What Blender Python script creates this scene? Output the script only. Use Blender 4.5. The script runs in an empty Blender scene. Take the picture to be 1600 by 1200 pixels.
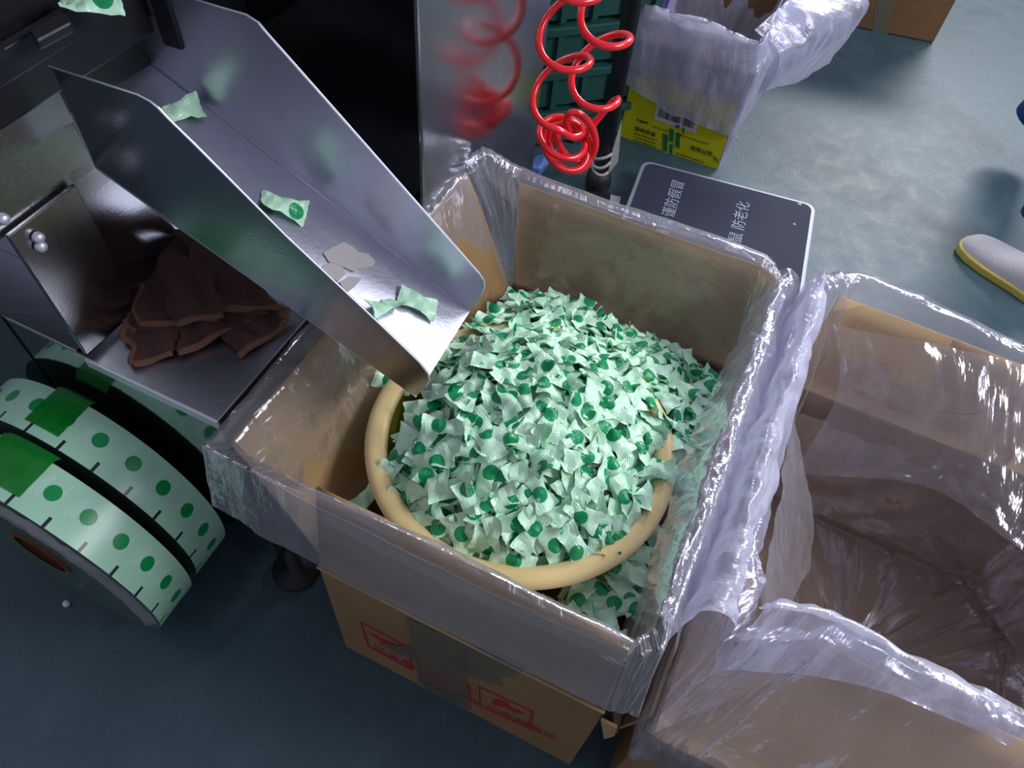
import bpy, math, random
import numpy as np
from mathutils import Vector, Matrix, noise
random.seed(7); rng = np.random.default_rng(7)
S = bpy.context.scene; COL = S.collection

# ------------------------------------------------------------------ camera, world, lights
F = 1200.0; CH = 1.3                                   # focal length in pixels of a 1600 px frame; camera height
_d = np.array([-100.0, -880.0, -F]); _d /= np.linalg.norm(_d)
_z = -_d; _x = np.array([1, 0, 0.]) - _z * _z[0]; _x /= np.linalg.norm(_x); _y = np.cross(_z, _x)
M = np.array([_x, _y, _z])
cam = bpy.data.cameras.new('camera'); co = bpy.data.objects.new('camera', cam); COL.objects.link(co)
cam.sensor_width = 36; cam.lens = 36 * F / 1600; cam.clip_start = .02
co.matrix_world = Matrix([list(M[0]) + [0], list(M[1]) + [0], list(M[2]) + [CH], [0, 0, 0, 1]])
S.camera = co
S.view_settings.view_transform = 'Standard'; S.view_settings.look = 'None'; S.view_settings.gamma = 1
S.view_settings.exposure = 0.12; S.view_settings.use_curve_mapping = False
S.cycles.transparent_max_bounces = 32; S.cycles.max_bounces = 10
w = bpy.data.worlds.new('world'); S.world = w; w.use_nodes = True
w.node_tree.nodes['Background'].inputs[0].default_value = (.72, .75, .96, 1); w.node_tree.nodes['Background'].inputs[1].default_value = .34
def area(name, loc, target, sx, sy, power, col=(.93, .96, 1)):
    l = bpy.data.lights.new(name, 'AREA'); l.shape = 'RECTANGLE'; l.size = sx; l.size_y = sy; l.energy = power; l.color = col
    o = bpy.data.objects.new(name, l); COL.objects.link(o); o.location = loc
    o.rotation_euler = (Vector(target) - Vector(loc)).to_track_quat('-Z', 'Y').to_euler(); return o
area('ceiling_lamp', (2.08, 1.80, 2.5), (-.1, .65, .56), 1.0, .12, 8)
area('ceiling_lamp', (2.7, .25, 2.45), (.5, .6, .2), 1.4, .9, 66)
area('ceiling_lamp', (2.9, 4.4, 2.5), (.9, 1.4, 0), 1.6, .5, 100)
area('ceiling_lamp', (-.7, 2.3, 2.7), (.0, .9, .3), 1.8, 1.2, 26)

# ------------------------------------------------------------------ coordinates
LB = np.array([-0.18921295, 0.40226279]); U = np.array([0.90288306, -0.42988624]); N = np.array([-U[1], U[0]])
ROT = math.atan2(U[1], U[0])
def C(a, b, z):                                        # frame of the boxes and the machine: a to the right, b away
    q = LB + U * a + N * b; return Vector((q[0], q[1], z))
def ray(px, py):
    return np.array([0, 0, CH]), M @ np.array([px - 800.0, 600.0 - py, -F])
def at(px, py, Z):
    o, v = ray(px, py); return Vector(o + v * ((Z - CH) / v[2]))
def pl(px, py, p0, nn):
    o, v = ray(px, py); nn = np.array(nn); return Vector(o + v * (((np.array(p0) - o) @ nn) / (v @ nn)))
def rb(px, py, b): return pl(px, py, C(0, b, 0), (N[0], N[1], 0))
def ra(px, py, a): return pl(px, py, C(a, 0, 0), (U[0], U[1], 0))
def loc(p): q = np.array([p[0], p[1]]) - LB; return float(q @ U), float(q @ N)

# ------------------------------------------------------------------ materials
def mat(name):
    m = bpy.data.materials.new(name); m.use_nodes = True; nt = m.node_tree; nt.nodes.clear()
    out = nt.nodes.new('ShaderNodeOutputMaterial'); return m, nt, out
def nd(nt, t, **k):
    n = nt.nodes.new(t)
    for a, b in k.items():
        if a in n.inputs: n.inputs[a].default_value = b
        else: setattr(n, a, b)
    return n
def mth(nt, op, a, b=None, c=None):
    n = nt.nodes.new('ShaderNodeMath'); n.operation = op
    for i, v in enumerate((a, b, c)):
        if v is None: continue
        if isinstance(v, (int, float)): n.inputs[i].default_value = v
        else: nt.links.new(v, n.inputs[i])
    return n.outputs[0]
def ramp(nt, src, stops):
    r = nt.nodes.new('ShaderNodeValToRGB'); e = r.color_ramp.elements
    while len(e) < len(stops): e.new(.5)
    for i, (p, c) in enumerate(stops): e[i].position = p; e[i].color = (*c, 1) if len(c) == 3 else c
    nt.links.new(src, r.inputs[0]); return r.outputs[0]
def coords(nt, scale=(1, 1, 1), rot=(0, 0, 0), kind='Object'):
    t = nt.nodes.new('ShaderNodeTexCoord'); mp = nt.nodes.new('ShaderNodeMapping')
    mp.inputs['Scale'].default_value = scale; mp.inputs['Rotation'].default_value = rot
    nt.links.new(t.outputs[kind], mp.inputs[0]); return mp.outputs[0]
def noi(nt, vec, scale, detail=4, rough=.55, typ=None, dist=0):
    n = nt.nodes.new('ShaderNodeTexNoise'); n.inputs['Scale'].default_value = scale; n.inputs['Detail'].default_value = detail
    n.inputs['Roughness'].default_value = rough; n.inputs['Distortion'].default_value = dist
    if typ: n.noise_type = typ
    nt.links.new(vec, n.inputs['Vector']); return n.outputs[0]
def mixc(nt, fac, a, b):
    n = nt.nodes.new('ShaderNodeMix'); n.data_type = 'RGBA'
    if isinstance(fac, (int, float)): n.inputs[0].default_value = fac
    else: nt.links.new(fac, n.inputs[0])
    for i, v in ((6, a), (7, b)):
        if isinstance(v, tuple): n.inputs[i].default_value = (*v[:3], 1)
        else: nt.links.new(v, n.inputs[i])
    return n.outputs[2]
def bump(nt, h, strength, dist=.01):
    b = nt.nodes.new('ShaderNodeBump'); b.inputs['Strength'].default_value = strength; b.inputs['Distance'].default_value = dist
    nt.links.new(h, b.inputs['Height']); return b.outputs[0]
def pbr(nt, out, base, rough=.5, metal=0, normal=None, **k):
    p = nt.nodes.new('ShaderNodeBsdfPrincipled')
    for nm, v in (('Base Color', base), ('Roughness', rough), ('Metallic', metal)):
        if isinstance(v, tuple): p.inputs[nm].default_value = (*v[:3], 1)
        elif isinstance(v, (int, float)): p.inputs[nm].default_value = v
        else: nt.links.new(v, p.inputs[nm])
    for nm, v in k.items():
        nm = nm.replace('_', ' ')
        if isinstance(v, (int, float, tuple)): p.inputs[nm].default_value = v
        else: nt.links.new(v, p.inputs[nm])
    if normal is not None: nt.links.new(normal, p.inputs['Normal'])
    nt.links.new(p.outputs[0], out.inputs[0]); return p
def simple(name, base, rough=.5, metal=0, bs=0, bstr=.3, var=.0, **k):
    m, nt, out = mat(name); nrm = None; v = coords(nt)
    if bs: nrm = bump(nt, noi(nt, v, bs), bstr, .002)
    c = base
    if var: c = mixc(nt, mth(nt, 'MULTIPLY', noi(nt, v, 9, 5), var), base, tuple(x * .25 for x in base))
    pbr(nt, out, c, rough, metal, nrm, **k); return m
def steel(name, base, rough, rot=0, brush=.5, smudge=.15):
    m, nt, out = mat(name)
    v = coords(nt, (4, 260, 260), (0, 0, rot)); v2 = coords(nt)
    br = noi(nt, v, 1, 3, .6); sm = noi(nt, v2, 7, 5, .6); scr = noi(nt, v2, 40, 6, .8)
    r = mth(nt, 'ADD', mth(nt, 'MULTIPLY', br, .12 * brush), mth(nt, 'ADD', rough - .08, mth(nt, 'MULTIPLY', sm, smudge)))
    c = mixc(nt, mth(nt, 'MULTIPLY', ramp(nt, scr, [(.45, (0, 0, 0)), (.75, (1, 1, 1))]), .25), base, tuple(min(1, x * .72) for x in base))
    pbr(nt, out, c, r, 1, bump(nt, br, .25 * brush, .0007)); return m
M_steel = steel('brushed_steel', (.58, .59, .68), .27, 0, 1)
M_mirror = steel('polished_steel', (.44, .50, .48), .07, 0, .25, .06)
M_cab = steel('cabinet_steel', (.42, .43, .46), .15, 0, .6)
M_gloss = simple('black_gloss_panel', (.006, .007, .009), .12, 0, 0)
M_panel = steel('panel_steel', (.36, .36, .37), .22, 0, .6)
M_bright = simple('edge_steel', (.80, .80, .90), .45, .7)
M_black = simple('black_paint', (.010, .011, .014), .35, 0, 60, .2)
M_dark = simple('dark_metal', (.03, .032, .04), .4, .6, 40, .3)
M_rubber = simple('black_rubber', (.012, .012, .013), .6, 0, 80, .3)
M_red = simple('red_hose', (.9, .018, .030), .22, 0, 0, 0, 0, Coat_Weight=.4, Subsurface_Weight=.15, Subsurface_Radius=(.02, .004, .004))
M_redprint = simple('red_print', (.42, .02, .03), .7, 0, 300, .3)
M_redfaint = simple('faded_red_print', (.32, .07, .045), .8, 0, 300, .3)
M_ink = simple('black_ink', (.02, .03, .025), .6)
M_greenink = simple('green_print', (.0, .18, .07), .5)
M_blueink = simple('blue_ink', (.01, .12, .35), .5)
M_white = simple('white_label', (.62, .60, .66), .6, 0, 200, .1)
M_paper = simple('torn_paper', (.52, .49, .48), .8, 0, 150, .4, .4)
M_pellet = simple('white_plastic', (.75, .76, .8), .3)
M_yellow = simple('yellow_print_board', (.56, .56, .0), .55, 0, 60, .1)
M_violet = simple('violet_board', (.055, .045, .26), .5, 0, 60, .1)
M_lilac = simple('lilac_board', (.20, .19, .32), .5, 0, 60, .1)
M_lilac2 = simple('grey_board', (.30, .30, .36), .6, 0, 60, .1)
M_crate = simple('green_plastic', (.018, .085, .072), .3, 0, 30, .2, .3)
M_plate = simple('scale_plate', (.030, .036, .062), .7, 0, 120, .1, .1, Specular_IOR_Level=.25)
M_frame = simple('silver_frame', (.36, .36, .43), .5, .5)
M_text = simple('grey_lettering', (.30, .33, .42), .6)
M_shoe = simple('white_canvas', (.66, .63, .68), .85, 0, 260, .6)
M_sole = simple('yellow_sole', (.62, .50, .11), .5, 0, 50, .2)
M_blue = simple('blue_cloth', (.010, .105, .36), .85, 0, 120, .5)
M_bluebag = simple('blue_film', (.12, .2, .5), .3, 0, 50, .8)
M_tapeW = simple('pale_tape', (.42, .42, .42), .35, 0, 60, .6)
M_core = simple('brown_core', (.16, .065, .03), .8)
M_lamp = None

def floor_mat():
    m, nt, out = mat('green_floor_paint'); v = coords(nt)
    a = noi(nt, v, 2.2, 6, .6, dist=.4); b = noi(nt, v, 14, 6, .7, dist=.5); c = noi(nt, v, 170, 3, .7); d = noi(nt, coords(nt, (1, 3, 1), (0, 0, .8)), 30, 6, .75)
    col = mixc(nt, ramp(nt, a, [(.3, (0, 0, 0)), (.72, (1, 1, 1))]), (.030, .064, .082), (.056, .102, .126))
    col = mixc(nt, mth(nt, 'MULTIPLY', ramp(nt, b, [(.45, (0, 0, 0)), (.8, (1, 1, 1))]), .35), col, (.11, .155, .195))
    col = mixc(nt, mth(nt, 'MULTIPLY', ramp(nt, d, [(.6, (0, 0, 0)), (.8, (1, 1, 1))]), .4), col, (.14, .19, .21))
    col = mixc(nt, mth(nt, 'MULTIPLY', ramp(nt, c, [(.30, (1, 1, 1)), (.40, (0, 0, 0))]), .6), col, (.012, .026, .032))
    vo = nt.nodes.new('ShaderNodeTexVoronoi'); vo.inputs['Scale'].default_value = 9; nt.links.new(v, vo.inputs['Vector'])
    sp = mth(nt, 'LESS_THAN', vo.outputs['Distance'], .028)
    col = mixc(nt, mth(nt, 'MULTIPLY', sp, .7), col, (.30, .34, .34))
    r = mth(nt, 'ADD', mth(nt, 'MULTIPLY', b, .3), .30)
    pbr(nt, out, col, r, 0, bump(nt, mth(nt, 'ADD', mth(nt, 'MULTIPLY', c, .5), b), .25, .004), Specular_IOR_Level=.5); return m
M_floor = floor_mat()

def card_mat(name, base, dark):
    m, nt, out = mat(name); v = coords(nt)
    a = noi(nt, v, 5, 6, .6); f = noi(nt, coords(nt, (8, 8, 90)), 6, 3, .6); sc = noi(nt, coords(nt, (3, 3, 1), (0, .5, .4)), 9, 6, .7, dist=1)
    col = mixc(nt, ramp(nt, a, [(.35, (0, 0, 0)), (.7, (1, 1, 1))]), base, dark)
    col = mixc(nt, mth(nt, 'MULTIPLY', ramp(nt, sc, [(.62, (0, 0, 0)), (.75, (1, 1, 1))]), .35), col, tuple(min(1, x * 1.5) for x in base))
    pbr(nt, out, col, .75, 0, bump(nt, mth(nt, 'ADD', f, a), .2, .003)); return m
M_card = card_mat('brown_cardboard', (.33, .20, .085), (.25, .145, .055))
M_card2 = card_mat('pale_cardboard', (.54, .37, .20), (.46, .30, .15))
M_card3 = card_mat('dark_cardboard', (.20, .10, .042), (.16, .078, .03))
M_edge = card_mat('cardboard_edge', (.50, .34, .17), (.42, .27, .12))

def film(name, milky, col=(.80, .79, .92), scale=1.0, gl=.35, rough=.16, bs=.8):
    m, nt, out = mat(name)
    uvn = nt.nodes.new('ShaderNodeUVMap'); uvn.uv_map = 'UVMap'
    def uvs(sx_, sy_, rz=0.0):
        mp = nt.nodes.new('ShaderNodeMapping'); mp.inputs['Scale'].default_value = (sx_ * scale, sy_ * scale, 1); mp.inputs['Rotation'].default_value = (0, 0, rz)
        nt.links.new(uvn.outputs[0], mp.inputs[0]); return mp.outputs[0]
    r1 = noi(nt, uvs(14, 3.2, .25), 1, 5, .55, dist=.5); r2 = noi(nt, uvs(5, 5), 1, 4, .6, dist=.8); r3 = noi(nt, uvs(7, 22, .5), 1, 3, .5, 'RIDGED_MULTIFRACTAL', .6)
    w1 = noi(nt, uvs(6, 6), 1, 2, .5)
    vm = nt.nodes.new('ShaderNodeVectorMath'); vm.operation = 'ADD'; cm = nt.nodes.new('ShaderNodeCombineXYZ')
    for i in range(2): nt.links.new(mth(nt, 'MULTIPLY', w1, 1.6), cm.inputs[i])
    nt.links.new(uvs(13, 6, -.4), vm.inputs[0]); nt.links.new(cm.outputs[0], vm.inputs[1])
    vo = nt.nodes.new('ShaderNodeTexVoronoi'); vo.feature = 'DISTANCE_TO_EDGE'; vo.inputs['Scale'].default_value = 1; nt.links.new(vm.outputs[0], vo.inputs['Vector'])
    cr = mth(nt, 'MULTIPLY', ramp(nt, vo.outputs[0], [(0, (1, 1, 1)), (.05, (0, 0, 0))]), ramp(nt, r2, [(.45, (0, 0, 0)), (.6, (1, 1, 1))]))
    h = mth(nt, 'ADD', mth(nt, 'MULTIPLY', r1, 1.0), mth(nt, 'ADD', mth(nt, 'MULTIPLY', r3, .10), mth(nt, 'ADD', mth(nt, 'MULTIPLY', r2, .7), mth(nt, 'MULTIPLY', cr, .05))))
    nb = bump(nt, h, bs, .012)
    lw = nt.nodes.new('ShaderNodeLayerWeight'); lw.inputs[0].default_value = .35; nt.links.new(nb, lw.inputs['Normal'])
    dif = nd(nt, 'ShaderNodeBsdfDiffuse'); dif.inputs[0].default_value = (*col, 1); nt.links.new(nb, dif.inputs['Normal'])
    trl = nd(nt, 'ShaderNodeBsdfTranslucent'); trl.inputs[0].default_value = (*col, 1); nt.links.new(nb, trl.inputs['Normal'])
    mx = nt.nodes.new('ShaderNodeMixShader'); mx.inputs[0].default_value = .45
    nt.links.new(dif.outputs[0], mx.inputs[1]); nt.links.new(trl.outputs[0], mx.inputs[2])
    tr = nd(nt, 'ShaderNodeBsdfTransparent'); tr.inputs[0].default_value = (.95, .95, .98, 1)
    m1 = nt.nodes.new('ShaderNodeMixShader')
    fac = mth(nt, 'ADD', mth(nt, 'MULTIPLY', lw.outputs['Facing'], milky * 1.5), mth(nt, 'ADD', milky * .45, mth(nt, 'MULTIPLY', ramp(nt, r2, [(.45, (0, 0, 0)), (.8, (1, 1, 1))]), milky * .7)))
    fm = nt.nodes.new('ShaderNodeMath'); fm.operation = 'MINIMUM'; fm.inputs[1].default_value = .95; nt.links.new(fac, fm.inputs[0])
    nt.links.new(fm.outputs[0], m1.inputs[0]); nt.links.new(tr.outputs[0], m1.inputs[1]); nt.links.new(mx.outputs[0], m1.inputs[2])
    g = nd(nt, 'ShaderNodeBsdfGlossy'); g.inputs[0].default_value = (.9, .9, 1, 1); g.inputs['Roughness'].default_value = rough; nt.links.new(nb, g.inputs['Normal'])
    m2 = nt.nodes.new('ShaderNodeMixShader')
    gf = mth(nt, 'ADD', .045, mth(nt, 'MULTIPLY', lw.outputs['Fresnel'], gl)); nt.links.new(gf, m2.inputs[0])
    nt.links.new(m1.outputs[0], m2.inputs[1]); nt.links.new(g.outputs[0], m2.inputs[2])
    nt.links.new(m2.outputs[0], out.inputs[0]); return m
M_film = film('clear_liner_film', .19, (.82, .79, .80))
M_film2 = film('crumpled_liner_film', .20, (.84, .79, .84), 1.1, .4, .16, .9)
M_filmW = film('white_liner_film', .80, (.80, .79, .95), 1.2, .3, .25)
M_ctape = film('clear_packing_tape', .30, (.30, .36, .31), 2.0, .4, .2, .3)

M_ctape = simple('clear_packing_tape', (.20, .22, .17), .25, 0, 30, .3, Alpha=.32)
def tape_green():
    m, nt, out = mat('green_tape')
    v = coords(nt); n1 = noi(nt, v, 25, 3)
    p = pbr(nt, out, mixc(nt, n1, (.0, .16, .012), (.0, .26, .02)), .18, 0, bump(nt, n1, .3, .004)); p.inputs['Alpha'].default_value = .86
    return m
M_gtape = tape_green()

def wrap_mat():                                        # candy wrapper: mint film with a printed leaf disc (flat print)
    m, nt, out = mat('mint_wrapper')
    uv = nt.nodes.new('ShaderNodeUVMap'); uv.uv_map = 'UVMap'; sx = nt.nodes.new('ShaderNodeSeparateXYZ'); nt.links.new(uv.outputs[0], sx.inputs[0])
    x, y = sx.outputs[0], sx.outputs[1]
    d = mth(nt, 'SQRT', mth(nt, 'ADD', mth(nt, 'POWER', x, 2.0), mth(nt, 'POWER', y, 2.0)))
    disc = mth(nt, 'LESS_THAN', d, .0098)
    st = mth(nt, 'SINE', mth(nt, 'MULTIPLY', mth(nt, 'ADD', x, mth(nt, 'MULTIPLY', y, .6)), 3200.0))
    g = mixc(nt, mth(nt, 'MULTIPLY', mth(nt, 'ADD', st, 1.0), .25), (.0, .33, .115), (.0, .20, .05))
    v = coords(nt); n1 = noi(nt, v, 130, 3, .6)
    base = mixc(nt, n1, (.50, .85, .59), (.69, .96, .75))
    col = mixc(nt, disc, base, g)
    p = pbr(nt, out, col, .30, 0, bump(nt, n1, .35, .003), Subsurface_Weight=.0, Specular_IOR_Level=.55); return m
M_wrap = wrap_mat()

def strip_mat():                                       # printed film on the rolls: u runs round the roll, v across
    m, nt, out = mat('printed_strip')
    uv = nt.nodes.new('ShaderNodeUVMap'); uv.uv_map = 'UVMap'; sx = nt.nodes.new('ShaderNodeSeparateXYZ'); nt.links.new(uv.outputs[0], sx.inputs[0])
    P = .045
    u = mth(nt, 'SUBTRACT', mth(nt, 'MULTIPLY', mth(nt, 'FRACT', mth(nt, 'DIVIDE', sx.outputs[0], P)), P), P / 2); v = sx.outputs[1]
    def dist(cu, cv):
        return mth(nt, 'SQRT', mth(nt, 'ADD', mth(nt, 'POWER', mth(nt, 'SUBTRACT', u, cu), 2.0), mth(nt, 'POWER', mth(nt, 'SUBTRACT', v, cv), 2.0)))
    def rect(u0, u1, v0, v1):
        a = mth(nt, 'MULTIPLY', mth(nt, 'GREATER_THAN', u, u0), mth(nt, 'LESS_THAN', u, u1))
        return mth(nt, 'MULTIPLY', a, mth(nt, 'MULTIPLY', mth(nt, 'GREATER_THAN', v, v0), mth(nt, 'LESS_THAN', v, v1)))
    st = mth(nt, 'SINE', mth(nt, 'MULTIPLY', mth(nt, 'ADD', u, v), 3000.0))
    g = mixc(nt, mth(nt, 'MULTIPLY', mth(nt, 'ADD', st, 1.0), .22), (.0, .32, .085), (.0, .20, .03))
    vec = nt.nodes.new('ShaderNodeCombineXYZ'); nt.links.new(u, vec.inputs[0]); nt.links.new(v, vec.inputs[1])
    tx = ramp(nt, noi(nt, vec.outputs[0], 900, 2, .5), [(.48, (0, 0, 0)), (.52, (1, 1, 1))])
    txt = mth(nt, 'MULTIPLY', tx, rect(.007, .014, .024, .044)); txt2 = mth(nt, 'MULTIPLY', tx, rect(.016, .0185, .018, .040)); txt3 = mth(nt, 'MULTIPLY', tx, rect(-.014, -.0115, .034, .052))
    ring = mth(nt, 'MULTIPLY', mth(nt, 'LESS_THAN', dist(.0085, .047), .0028), mth(nt, 'GREATER_THAN', dist(.0085, .047), .0014))
    wt = mth(nt, 'MAXIMUM', mth(nt, 'MAXIMUM', txt, txt2), mth(nt, 'MAXIMUM', ring, txt3))
    col = mixc(nt, mth(nt, 'MULTIPLY', wt, .6), (.42, .72, .52), (.66, .80, .80))
    col = mixc(nt, mth(nt, 'LESS_THAN', dist(-.003, .034), .0092), col, g)
    col = mixc(nt, rect(-.0215, -.0175, .0, .0125), col, (.015, .022, .035))
    pbr(nt, out, col, .28, 0, None, Specular_IOR_Level=.5); return m
M_strip = strip_mat()
def side_mat():
    m, nt, out = mat('wound_film_side'); v = coords(nt, (1, 1, 1))
    g = nt.nodes.new('ShaderNodeTexWave'); g.wave_type = 'RINGS'; g.rings_direction = 'Y'; g.inputs['Scale'].default_value = 160; nt.links.new(v, g.inputs[0])
    pbr(nt, out, mixc(nt, g.outputs[1], (.055, .105, .08), (.085, .15, .12)), .3); return m
M_side = side_mat()
def towel_mat(name, base, s=420):
    m, nt, out = mat(name); v = coords(nt); a = noi(nt, v, s, 3, .7); b = noi(nt, v, 35, 4, .6)
    col = mixc(nt, mth(nt, 'MULTIPLY', a, .9), base, tuple(x * .3 for x in base))
    pbr(nt, out, col, .95, 0, bump(nt, mth(nt, 'ADD', a, b), 1.0, .004), Sheen_Weight=.08); return m
M_towel = towel_mat('brown_terry', (.12, .040, .030)); M_hem = towel_mat('brown_stitching', (.34, .14, .075), 700)
def bowl_mat():
    m, nt, out = mat('yellow_bowl_plastic'); v = coords(nt)
    sx = nt.nodes.new('ShaderNodeSeparateXYZ'); nt.links.new(v, sx.inputs[0])
    n = noi(nt, v, 12, 5)
    pbr(nt, out, mixc(nt, mth(nt, 'MULTIPLY', n, .3), (.80, .66, .19), (.62, .50, .10)), .33, 0, None, Subsurface_Weight=.25, Subsurface_Radius=(.02, .015, .004), Subsurface_Scale=.5); return m
M_rim = simple('cream_bowl_rim', (.88, .68, .32), .35, 0, 0, 0, .15)
M_bowl = simple('yellow_bowl_plastic', (.66, .60, .08), .32, 0, 0, 0, .15)

# ------------------------------------------------------------------ object helpers
def link(name, me, m, parent=None):
    o = bpy.data.objects.new(name, me); COL.objects.link(o)
    if m is not None: me.materials.clear(); me.materials.append(m)
    if parent is not None: o.parent = parent; o.matrix_parent_inverse = parent.matrix_world.inverted() if False else Matrix.Translation(-parent.location)
    return o
def mesh(name, vs, fs, m, parent=None, smooth=False, uv=None):
    me = bpy.data.meshes.new(name); me.from_pydata([tuple(v) for v in vs], [], fs); me.validate(); me.update()
    if smooth: me.polygons.foreach_set('use_smooth', [True] * len(me.polygons))
    if uv is not None:
        l = me.uv_layers.new(name='UVMap'); idx = np.zeros(len(me.loops), int); me.loops.foreach_get('vertex_index', idx)
        l.data.foreach_set('uv', np.array(uv)[idx].ravel())
    return link(name, me, m, parent)
def thing(name, label, cat, p=(0, 0, 0), group=None):
    o = bpy.data.objects.new(name, None); COL.objects.link(o); o.location = p; o.empty_display_size = .05
    return tag(o, label, cat, group)
def tag(o, label=None, cat=None, group=None, kind=None):
    if label: o['label'] = label
    if cat: o['category'] = cat
    if group: o['group'] = group
    if kind: o['kind'] = kind
    return o
def hexa(p):                                           # 8 points: bottom 4 (ccw), top 4
    return list(p), [(3, 2, 1, 0), (4, 5, 6, 7), (0, 1, 5, 4), (1, 2, 6, 5), (2, 3, 7, 6), (3, 0, 4, 7)]
def boxm(a0, a1, b0, b1, z0, z1):
    return hexa([C(a0, b0, z0), C(a1, b0, z0), C(a1, b1, z0), C(a0, b1, z0), C(a0, b0, z1), C(a1, b0, z1), C(a1, b1, z1), C(a0, b1, z1)])
def join(*ms):
    V, Fs = [], []
    for v, f in ms:
        k = len(V); V += list(v); Fs += [tuple(i + k for i in q) for q in f]
    return V, Fs
def slab(poly, th, direction=None):                    # a flat polygon given a thickness
    P = [Vector(p) for p in poly]; n = len(P)
    if direction is None:
        nn = Vector((0, 0, 0))
        for i in range(n): nn += (P[i] - P[0]).cross(P[(i + 1) % n] - P[0])
        direction = nn.normalized()
    Q = [p - Vector(direction) * th for p in P]
    return P + Q, [tuple(range(n)), tuple(range(2 * n - 1, n - 1, -1))] + [(i, i + n, (i + 1) % n + n, (i + 1) % n) for i in range(n)]
def tube(pts, r, seg=8, closed=False, caps=True, rf=None):
    P = [Vector(p) for p in pts]; n = len(P); V = []; Fs = []
    t0 = (P[1] - P[0]).normalized(); up = t0.orthogonal().normalized()
    for i in range(n):
        t = ((P[(i + 1) % n] - P[i - 1]) if closed or 0 < i < n - 1 else (P[1] - P[0] if i == 0 else P[-1] - P[-2]))
        if t.length < 1e-9: t = t0
        t.normalize(); up = (up - t * up.dot(t)); up = up.normalized() if up.length > 1e-6 else t.orthogonal().normalized()
        s = t.cross(up); rr = r if rf is None else rf(i / (n - 1)) * r
        for k in range(seg):
            an = 2 * math.pi * k / seg; V.append(P[i] + (up * math.cos(an) + s * math.sin(an)) * rr)
    for i in range(n if closed else n - 1):
        for k in range(seg):
            j = (i + 1) % n; Fs.append((i * seg + k, i * seg + (k + 1) % seg, j * seg + (k + 1) % seg, j * seg + k))
    if caps and not closed: Fs += [tuple(range(seg))[::-1], tuple(range((n - 1) * seg, n * seg))]
    return V, Fs
def lathe(prof, c, seg=48, tilt=None):
    V = []; Fs = []; n = len(prof)
    for k in range(seg):
        an = 2 * math.pi * k / seg
        for r, z in prof: V.append(Vector((r * math.cos(an), r * math.sin(an), z)))
    if tilt: V = [tilt @ v for v in V]
    V = [v + Vector(c) for v in V]
    for k in range(seg):
        j = (k + 1) % seg
        for i in range(n - 1): Fs.append((k * n + i, j * n + i, j * n + i + 1, k * n + i + 1))
    return V, Fs
def bezel(V, o, wd=.002, seg=2):
    b = o.modifiers.new('bevel', 'BEVEL'); b.width = wd; b.segments = seg; b.limit_method = 'ANGLE'; return o
def put(name, vf, m, parent=None, smooth=False, bev=0, uv=None):
    o = mesh(name, vf[0], vf[1], m, parent, smooth, uv)
    if bev: bezel(None, o, bev)
    return o
def text(name, s, size, p, xd, yd, m, parent, sx=1.0, th=.0004, label=None, align='LEFT'):
    cu = bpy.data.curves.new(name, 'FONT'); cu.body = s; cu.size = size; cu.extrude = th; cu.align_x = align; cu.resolution_u = 3
    to = bpy.data.objects.new('t', cu); COL.objects.link(to); bpy.context.view_layer.update()
    me = bpy.data.meshes.new_from_object(to.evaluated_get(bpy.context.evaluated_depsgraph_get())); bpy.data.objects.remove(to)
    xd = Vector(xd).normalized(); yd = Vector(yd).normalized(); zd = xd.cross(yd)
    for v in me.vertices: v.co = Vector(p) + xd * (v.co.x * sx) + yd * v.co.y + zd * (v.co.z + th)
    me.name = name; return link(name, me, m, parent)
def nz(p, s, seed=0): return noise.noise(Vector((p[0] * s + seed, p[1] * s - seed * .7, p[2] * s + seed * .3)))
def ridge(p, s, seed=0): return 1 - abs(nz(p, s, seed)) * 2

# ------------------------------------------------------------------ floor
tag(mesh('floor', [(-3, -1.5, 0), (6, -1.5, 0), (6, 7, 0), (-3, 7, 0)], [(0, 1, 2, 3)], M_floor), kind='structure')

# ------------------------------------------------------------------ machine: lower cabinet with tray, tower, rear cabinet
RA, RBK = loc(at(663, 340, .5)); RFAR = loc(ra(842, 180, RA))[1]
TZ = .50; AP = -.355; BF = .055; AE = -.152
mc = thing('packing_machine', 'stainless steel candy packing machine with open tray and tall cabinet, on the left', 'machine', C(-.6, .4, 0))
put('lower_cabinet', boxm(-1.3, AE - .004, BF, RBK - .01, .085, TZ - .004), M_mirror, mc, bev=.002)
put('tray_floor', boxm(AP - .02, AE, BF - .003, RBK - .007, TZ - .004, TZ), M_steel, mc, bev=.001)
put('tray_lip', boxm(AP, AE, BF - .006, BF - .003, TZ - .014, TZ + .001), M_bright, mc, bev=.0005)
put('door_seam', tube([rb(-60, 408, BF - .001), rb(0, 492, BF - .001), rb(95, 620, BF - .001), rb(190, 750, BF - .001)], .0011, 6), M_black, mc)
put('tower_body', boxm(-1.3, AP - .012, BF + .004, RBK - .007, .73, 1.02), M_black, mc, bev=.003)
put('tower_base', boxm(-1.3, AP - .004, .142, RBK - .007, TZ, .725), M_cab, mc, bev=.003)
put('front_panel', boxm(-1.15, RA - .001, RBK - .006, RBK - .0005, TZ + .001, 1.9), M_gloss, mc, bev=.001)
put('ledge', boxm(-1.3, AP, BF, .17, TZ - .004, TZ), M_steel, mc, bev=.001)
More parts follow.
